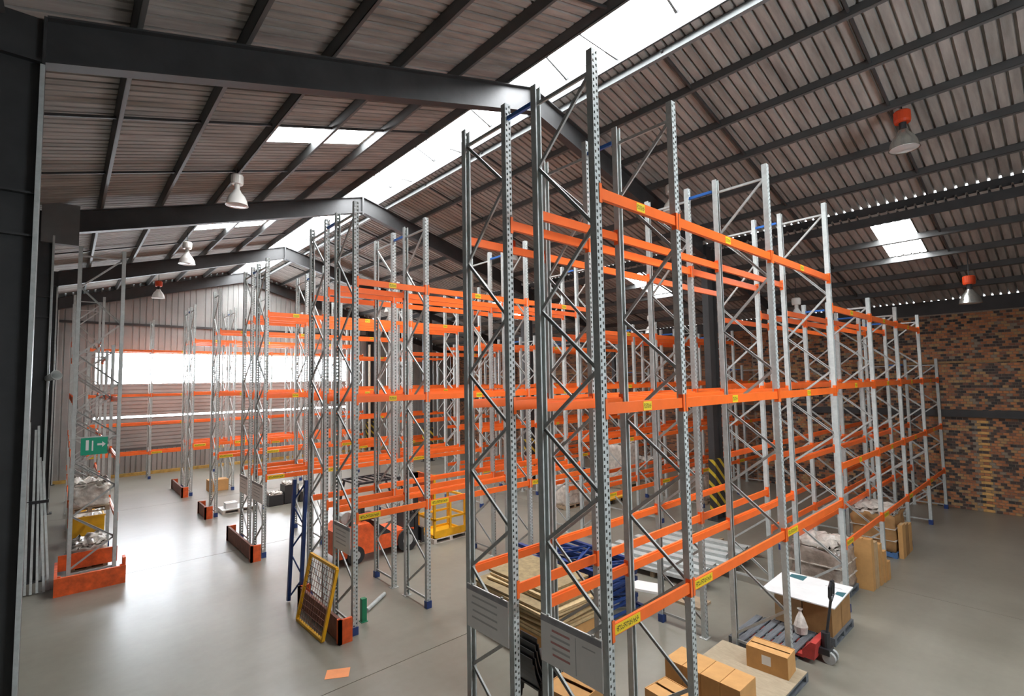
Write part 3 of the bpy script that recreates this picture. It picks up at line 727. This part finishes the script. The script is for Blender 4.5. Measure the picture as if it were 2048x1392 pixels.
# ---- wrapped loads
def lumpy(sx, sy, sz, seed, nx=9, nz=8, amp=0.035):
    rnd = random.Random(seed); bm = bmesh.new(); bmesh.ops.create_cube(bm, size=1)
    bmesh.ops.subdivide_edges(bm, edges=bm.edges, cuts=7, use_grid_fill=True)
    for v in bm.verts:
        c = v.co; k = 1-0.05*(abs(c.x*2)**4+abs(c.y*2)**4)*0.5
        c.x *= sx*k; c.y *= sy*k; c.z = (c.z+0.5)*sz
        if c.z > sz*0.05: v.co += Vector((rnd.uniform(-1, 1), rnd.uniform(-1, 1), rnd.uniform(-1, 1)))*amp*(1 if c.z < sz*0.98 else 1.6)
    m = MB(); m.v = [tuple(v.co) for v in bm.verts]; bm.verts.index_update(); m.f = [tuple(v.index for v in f.verts) for f in bm.faces]; bm.free(); return m
def wrapped(label, loc, sx, sy, sz, seed, m='film', pm='pallet', top='film_white', plabel=None):
    p = pallet(plabel, (loc[0]-sx/2, loc[1]-sy/2, 0), sx, sy, pm)
    t = put('wrapped_load', label, 'wrapped load', (loc[0], loc[1], 0.142), 0)
    part('film_wrap', lumpy(sx*0.97, sy*0.97, sz, seed), m, t, smooth=True)
    part('film_top', lumpy(sx*0.9, sy*0.9, 0.16, seed+5, amp=0.05), top, t, (0, 0, sz-0.04), smooth=True)
    for z in (0.30, 0.62):
        if z < sz*0.8: part('carton_tier', MB().box(-sx*0.492, sx*0.492, -sy*0.492, sy*0.492, sz*z, sz*z+0.02), 'film_white', t)
    return t
wrapped('tall film wrapped load with white top behind the white board', (13.02, 4.12), 1.15, 1.05, 0.90, 3, plabel='dark pallet under the tall film wrapped load')
wrapped('film wrapped load of brown cartons on a blue pallet', (17.15, 3.98), 1.28, 1.05, 0.95, 9, 'card_dark', 'pallet_blue', 'film_white', 'blue pallet under the film wrapped brown cartons')
for i in range(3):
    carton(['tallest', 'middle', 'lowest'][i] + ' upright carton at the edge of the blue pallet load', (16.62+i*0.36, 3.335, 0.0), 0.33, 0.10, 0.86-0.06*i, 0, 'card' if i != 1 else 'card_dark', 'cartons at the edge of the blue pallet load')
for i, (dx, h, c) in enumerate(((0, 1.12, 'card'), (0.24, 1.02, 'card_pale'), (0.50, 0.92, 'card'), (0.76, 0.70, 'card'), (0.98, 0.42, 'card'))):
    carton(['tallest', 'second tallest', 'middle sized', 'second lowest', 'lowest'][i] + ' flat carton stood on end by the tall wrapped load', (13.70+dx, 3.34-0.02*i, 0), 0.19, 0.34, h, 0, c, 'flat cartons stood on end', tape=False)

ORD = ['lowest', 'second', 'third', 'fourth', 'fifth', 'sixth', 'seventh', 'eighth', 'ninth', 'tenth', 'eleventh', 'twelfth', 'thirteenth and topmost']
# ---- stacked chipboard sheets
sx0, sy0 = 6.30, 6.28
pallet('low pallet under the stacked chipboard sheets', (sx0, sy0, 0), 1.45, 2.0, 'pallet_raw')
tag(carton('wide brown carton between the pallet and the chipboard sheets', (sx0+0.02, sy0+0.02, 0.142), 1.40, 1.95, 0.26, 0, 'card', None, False, False))
z = 0.41
for i in range(13):
    rz = R(random.uniform(-2.5, 2.5)); ox, oy = random.uniform(-0.06, 0.06), random.uniform(-0.08, 0.08)
    h = random.choice((0.032, 0.038, 0.044)); s = 1.0 if i < 10 else 0.82
    o = part('chipboard_sheet', MB().box(-0.72*s, 0.72*s, -1.0*s, 1.0*s, 0, h), 'wood' if i % 3 else 'wood_edge', None, (sx0+0.73+ox+(0.1 if i >= 10 else 0), sy0+1.0+oy+(0.1 if i >= 10 else 0), z), (0, 0, rz))
    tag(o, ORD[i] + ' chipboard sheet up in the stack behind the notice boards', 'sheet', 'chipboard sheets in one stack'); z += h+0.012
# ---- blue rack frames lying in a stack
for i in range(9):
    t = put('stacked_frame', ('topmost' if i == 8 else ORD[i]) + ' blue rack frame up in the stack lying by the chipboard', 'rack frame', (8.05+random.uniform(-0.05, 0.05), 6.55+random.uniform(-0.1, 0.1), 0.02+i*0.115), R(random.uniform(-3, 3)), 'blue rack frames lying in a stack')
    for x in (0, 1.12): part('post', MB().box(x, x+0.09, 0, 2.55, 0, 0.08), 'blue', t)
    for k in range(4):
        y = 0.15+k*0.62; p = MB(); p.bar((0.05, y+(0 if k % 2 else 0.55), 0.04), (1.16, y+(0.55 if k % 2 else 0), 0.04), 0.04, 0.03); part('brace', p, 'blue', t)
    part('cross_tie', MB().box(0.05, 1.16, 0.05, 0.10, 0.02, 0.06), 'blue', t)
# ---- grey steel beams lying in the aisle behind the near row
for i in range(20):
    lay, k = (0, i) if i < 8 else ((1, i-8) if i < 15 else (2, i-15))
    x0 = 11.0+k*0.43+lay*0.12; y0 = 5.95+random.uniform(-0.1, 0.25); L = 2.55+random.uniform(-0.5, 0.4)
    m = MB(); w = 0.24; m.box(0, w, 0, L, 0.07, 0.08); m.box(0, 0.01, 0, L, 0.0, 0.07); m.box(w-0.01, w, 0, L, 0.0, 0.07)
    o = part('steel_channel', m, 'galv' if i % 4 else 'galv_dark', None, (x0, y0, 0.142+lay*0.082), (0, 0, R(6)))
    tag(o, 'grey steel channel lying in the pile behind the near rack', 'steel channel', 'grey steel channels in the floor pile')
for y, w in ((6.3, 'closest to the near rack'), (7.2, 'in the middle'), (8.1, 'farthest from the near rack')):
    tag(part('timber_bearer', MB().box(10.9, 14.6, y, y+0.09, 0.0, 0.14), 'pallet_raw', None), 'timber bearer under the grey steel channels, ' + w, 'timber', 'bearers under the grey steel channels')
for i, w in enumerate(('large brown', 'pale', 'small brown')):
    m = MB().box(-0.25, 0.25, -0.35, 0.35, 0, 0.05) if i < 2 else MB().box(-0.18, 0.18, -0.25, 0.25, 0, 0.04)
    tag(part('offcut_board', m, 'notice' if i == 1 else 'pallet_raw', None, ((10.3, 5.9, 0), (10.25, 6.95, 0), (10.35, 7.8, 0))[i], (0, 0, R(20*i))), w + ' board offcut lying beside the grey steel channels', 'board', 'pale offcuts on the floor')

# ---- stacked chairs
for i in range(4):
    t = put('stacking_chair', ['bottom', 'second', 'third', 'topmost'][i] + ' black plastic chair of the stack behind the notice board', 'chair', (5.14+0.035*i, 5.36, 0.085*i), 0, 'stacked black chairs')
    s = MB(); s.box(0.05, 0.48, 0.02, 0.46, 0.42, 0.445); part('seat', s, 'black', t)
    b = MB()
    for k in range(6):
        a0, a1 = k/6, (k+1)/6; f = lambda a: 0.07-0.11*a-0.03*math.sin(a*3.1)
        b.prism([(f(a0), 0.44+a0*0.44), (f(a1), 0.44+a1*0.44), (f(a1)+0.016, 0.44+a1*0.44), (f(a0)+0.016, 0.44+a0*0.44)], 1, 0.02+0.02*a0+(0.03 if k == 5 else 0), 0.46-0.02*a0-(0.03 if k == 5 else 0))
    part('backrest', b, 'black', t)
    for x, y in ((0.08, 0.05), (0.08, 0.43), (0.44, 0.05), (0.44, 0.43)):
        part('leg', MB().tube((x, y, 0.42), (x+(-0.04 if x < 0.2 else 0.04), y+(-0.03 if y < 0.2 else 0.03), 0.0), 0.012, 8), 'black', t)

# ---- forklift with a yellow cage
t = put('forklift', 'orange counterbalance forklift with black overhead guard behind the second row', 'forklift', (5.55, 13.15, 0))
part('counterweight', MB().prism([(0.0, 0.22), (0.0, 0.85), (0.18, 1.02), (0.85, 1.02), (1.05, 0.80), (1.05, 0.22)], 1, 0.05, 1.10), 'orange_worn', t)
part('chassis', MB().box(1.05, 2.25, 0.08, 1.07, 0.22, 0.62), 'orange_worn', t)
part('step_panel', MB().prism([(1.05, 0.62), (1.05, 1.0), (1.5, 0.66), (1.5, 0.62)], 1, 0.08, 1.07), 'black', t)
part('front_cowl', MB().prism([(2.0, 0.62), (2.1, 1.05), (2.28, 1.05), (2.28, 0.62)], 1, 0.12, 1.03), 'black', t)
st = part('seat', MB().box(0.75, 1.20, 0.35, 0.82, 1.02, 1.16), 'black', t); part('seat_back', MB().box(0.72, 0.84, 0.35, 0.82, 1.16, 1.60), 'black', st)
sw = part('steering_column', MB().tube((2.1, 0.58, 1.0), (1.88, 0.58, 1.25), 0.02, 8), 'black', t)
part('steering_wheel', MB().lathe([(0.15, 0), (0.17, 0.012), (0.19, 0), (0.17, -0.012), (0.15, 0)], 18), 'black', sw, (1.88, 0.58, 1.25), (0, R(-40), 0))
for y in (0.12, 1.03):
    part('guard_post', MB().bar((0.30, y, 1.0), (0.55, y, 2.12), 0.06, 0.05), 'black', t); part('guard_post', MB().bar((2.20, y, 1.02), (1.75, y, 2.12), 0.06, 0.05), 'black', t)
rf = MB(); rf.box(0.48, 1.82, 0.08, 0.14, 2.08, 2.14); rf.box(0.48, 1.82, 1.01, 1.07, 2.08, 2.14)
for i in range(7): rf.box(0.48+i*0.215, 0.53+i*0.215, 0.14, 1.01, 2.09, 2.13)
part('overhead_guard', rf, 'black', t)
for x, r in ((0.45, 0.24), (2.02, 0.32)):
    for y in (0.02, 0.92):
        w = part('wheel', MB().tube((x, y, r), (x, y+0.21, r), r, 20), 'rubber', t); part('rim', MB().tube((x, y-0.005, r), (x, y+0.215, r), r*0.5, 14), 'galv_dark', w)
for y in (0.30, 0.82): part('mast_rail', MB().box(2.38, 2.50, y-0.05, y+0.05, 0.08, 2.15), 'black', t)
part('mast_crossbar', MB().box(2.38, 2.50, 0.25, 0.87, 2.0, 2.15), 'black', t); part('mast_crossbar', MB().box(2.38, 2.50, 0.25, 0.87, 0.9, 1.0), 'black', t)
part('fork_carriage', MB().box(2.52, 2.60, 0.10, 1.05, 0.15, 0.55), 'black', t)
for y in (0.32, 0.76): part('fork', MB().box(2.60, 3.60, y-0.05, y+0.05, 0.05, 0.09), 'black', t)
part('tank', MB().tube((0.30, 0.30, 1.20), (0.30, 0.88, 1.20), 0.16, 14), 'galv', t)
part('tail_lamp', MB().box(-0.01, 0.02, 0.15, 0.28, 0.7, 0.8), 'red', t)
t = pallet('pale pallet under the yellow work cage', (8.42, 13.12, 0), 1.25, 1.05, 'film_white')
t = put('work_cage', 'yellow steel work cage standing on a pallet before the forklift', 'work cage', (8.45, 13.15, 0.142))
for x in (0.03, 0.6, 1.15):
    for y in (0.03, 0.97):
        part('cage_post', MB().box(x-0.03, x+0.03, y-0.03, y+0.03, 0, 1.15 if x > 0.1 else 1.9), 'yellow', t)
for z in (0.06, 0.55, 1.12):
    for y in (0.03, 0.97): part('cage_rail', MB().box(0.0, 1.18, y-0.025, y+0.025, z-0.03, z+0.03), 'yellow', t)
    for x in (0.03, 1.15): part('cage_rail', MB().box(x-0.025, x+0.025, 0.0, 1.0, z-0.03, z+0.03), 'yellow', t)
part('cage_floor', MB().box(0.0, 1.18, 0.0, 1.0, 0.0, 0.03), 'yellow', t)
part('kick_plate', MB().box(0.0, 1.18, -0.005, 0.005, 0.03, 0.22), 'yellow', t)
part('back_panel', MB().box(-0.02, 0.02, 0.1, 0.9, 1.0, 1.9), 'orange_worn', t)

# ---- high bay lamps
def high_bay(label, x, y, z, body, roof, shade='lamp_alu', sc=1.0):
    t = put('high_bay_lamp', label, 'lamp', (x, y, z), 0, 'high bay lamps hung from the roof')
    part('hanger', MB().tube((0, 0, 0.28*sc), (0, 0, roof-z+0.19), 0.012, 8), 'steel_dark', t)
    part('ballast_housing', MB().lathe([(0, 0.30), (0.13, 0.30), (0.155, 0.27), (0.155, 0.09), (0.14, 0.04), (0, 0.04)], 20), body, t, (0, 0, 0))
    part('neck', MB().lathe([(0.07, 0.05), (0.065, -0.10), (0.10, -0.16)], 18), 'black' if body == 'lamp_red' else body, t)
    part('reflector', MB().lathe([(0.085, -0.12), (0.11, -0.18), (0.19, -0.28), (0.245, -0.40), (0.27, -0.53), (0.28, -0.54), (0.262, -0.535), (0.235, -0.40), (0.10, -0.20)], 28), shade, t, smooth=True)
    part('lens', MB().lathe([(0.262, -0.53), (0.12, -0.545), (0, -0.55)], 24), 'glass_bulb', t, smooth=True)
    return t
for i, (x, y, z) in enumerate(((3.32, 14.75, 10.22), (3.32, 22.1, 10.0), (3.32, 29.8, 9.75))):
    high_bay(['white high bay lamp between the first pair of roof daylight sheets and second rafter', 'white high bay lamp beyond the second rafter', 'red topped high bay lamp before the far gable wall'][i], x, y, z, 'lamp_white' if i < 2 else 'lamp_red', roof_z(x), 'lamp_white')
for i, (x, y, z, b) in enumerate(((13.35, 2.2, 10.22, 'lamp_red'), (13.35, 7.75, 10.3, 'lamp_white'), (13.35, 14.9, 10.2, 'lamp_red'), (13.35, 25.2, 9.3, 'lamp_white'))):
    high_bay(['red topped aluminium high bay lamp over the open brick wall aisle', 'pale high bay lamp beside the first rafter of the right slope', 'red topped high bay lamp above the second double row', 'white high bay lamp hung low over the far racks'][i], x, y, z, b, roof_z(x), 'lamp_alu' if i in (0,) else 'lamp_white')
for i, (x, y, z, b) in enumerate(((20.5, 2.05, 7.50, 'lamp_red'), (20.5, 6.9, 7.48, 'lamp_white'), (20.5, 13.2, 7.5, 'lamp_white'))):
    high_bay(['red topped aluminium high bay lamp close to the brick wall', 'white high bay lamp under the lower roof above the rack ends', 'white high bay lamp under the lower roof beyond the striped column'][i], x, y, z, b, lean_z(x), 'lamp_alu' if i == 0 else 'lamp_white')

# ---- goods farther back
def load(label, plabel, x, y, sx, sy, sz, seed, m='film_white', pm='pallet_raw', z=0.0):
    pallet(plabel, (x, y, z), sx, sy, pm)
    t = put('wrapped_load', label, 'wrapped load', (x+sx/2, y+sy/2, z+0.142))
    part('film_wrap', lumpy(sx*0.96, sy*0.96, sz, seed), m, t, smooth=True)
    part('film_top', lumpy(sx*0.86, sy*0.86, 0.14, seed+3, amp=0.05), 'film_white', t, (0, 0, sz-0.03), smooth=True)
load('white wrapped load standing in the second aisle', 'pallet under the white wrapped load in the second aisle', 14.1, 13.0, 1.1, 1.0, 0.75, 21)
load('tall cream wrapped load behind the second double row', 'pallet under the tall cream wrapped load', 18.5, 13.6, 1.2, 1.0, 1.75, 22)
load('squat cream wrapped load in the second aisle near the striped column', 'pallet under the squat cream wrapped load', 19.9, 13.2, 1.1, 1.0, 0.9, 23, 'film')
load('film wrapped load under the second double row by the brick wall', 'pallet under the film wrapped load by the brick wall', 18.4, 9.7, 1.15, 0.9, 0.95, 24, 'film')
t = pallet('flat pale pallet lying under the single rack row', (4.6, 21.75, 0), 1.2, 0.8, 'film_white')
part('top_sheet', MB().box(0, 1.2, 0, 0.8, 0.14, 0.155), 'white', t)
for i, (x, y, w, h, c) in enumerate(((6.25, 21.75, 0.55, 0.42, 'black'), (6.85, 21.78, 0.55, 0.75, 'black'), (7.45, 21.75, 0.6, 0.40, 'black'))):
    t = put('crate', ['low black crate', 'tall black crate', 'wide black crate'][i] + ' under the single rack row', 'crate', (x, y, 0), 0, 'black crates under the single rack row')
    b = MB(); b.box(0, w, 0, 0.02, 0, h); b.box(0, w, 0.58, 0.6, 0, h); b.box(0, 0.02, 0.02, 0.58, 0, h); b.box(w-0.02, w, 0.02, 0.58, 0, h); b.box(0, w, 0, 0.6, 0, 0.02); part('shell', b, c, t)
    part('white_sack', lumpy(w*0.9, 0.52, 0.16, 40+i), 'film_white', t, (w/2, 0.3, h-0.08), smooth=True)
carton('brown carton beside the rack guard closest to the window', (5.1, 26.8, 0), 0.8, 0.6, 0.5, 0, 'card')
carton('pale carton on the flat pallet under the single rack row', (4.75, 21.9, 0.156), 0.4, 0.4, 0.2, 0, 'white')
t = put('floor_trolley', 'low yellow trolley in the second aisle by the striped column', 'trolley', (15.9, 12.3, 0))
part('deck', MB().box(0, 1.0, 0, 0.6, 0.16, 0.22), 'yellow', t)
for x in (0.12, 0.88):
    for y in (0.08, 0.52): part('castor', MB().tube((x, y-0.03, 0.08), (x, y+0.03, 0.08), 0.08, 12), 'rubber', t)
hb = MB(); hb.tube((0.02, 0.05, 0.2), (0.02, 0.05, 0.7), 0.02, 8); hb.tube((0.02, 0.55, 0.2), (0.02, 0.55, 0.7), 0.02, 8); hb.tube((0.02, 0.05, 0.7), (0.02, 0.55, 0.7), 0.02, 8)
part('push_handle', hb, 'yellow', t)
# ---- goods in the side rack
load('low white wrapped load on the floor of the side rack', 'pallet under the low white load in the side rack', 0.26, 18.05, 0.78, 1.1, 0.42, 31, 'film_white')
load('heap of pale bags on the first beams of the side rack', 'pallet on the first beams of the side rack', 0.20, 18.0, 0.84, 1.0, 0.55, 32, 'film_white', 'pallet_raw', 1.502)
t = put('storage_bin', 'yellow plastic storage bin under the side rack', 'bin', (0.28, 20.75, 0))
b = MB(); b.box(0, 0.8, 0, 0.03, 0, 0.85); b.box(0, 0.8, 0.97, 1.0, 0, 0.85); b.box(0, 0.03, 0.03, 0.97, 0, 0.85); b.box(0.77, 0.8, 0.03, 0.97, 0, 0.85); b.box(0, 0.8, 0, 1.0, 0, 0.03)
part('shell', b, 'yellow', t); part('rim', MB().box(-0.02, 0.82, -0.02, 0.02, 0.83, 0.88), 'yellow', t)
part('contents', lumpy(0.7, 0.9, 0.25, 33), 'film_white', t, (0.4, 0.5, 0.62), smooth=True)
t = put('drum', 'yellow drum standing beyond the storage bin', 'drum', (0.62, 22.6, 0))
part('drum_body', MB().lathe([(0, 0), (0.29, 0), (0.29, 0.28), (0.305, 0.30), (0.29, 0.32), (0.29, 0.58), (0.305, 0.60), (0.29, 0.62), (0.29, 0.88), (0, 0.88)], 20), 'yellow', t, smooth=True)
carton('orange brown carton under the side rack beside the drum', (0.25, 23.6, 0), 0.8, 0.9, 0.7, 0, 'card')
carton('brown carton in the side rack beyond the pale bags', (0.24, 19.2, 1.502), 0.8, 0.7, 0.5, 0, 'card_dark')
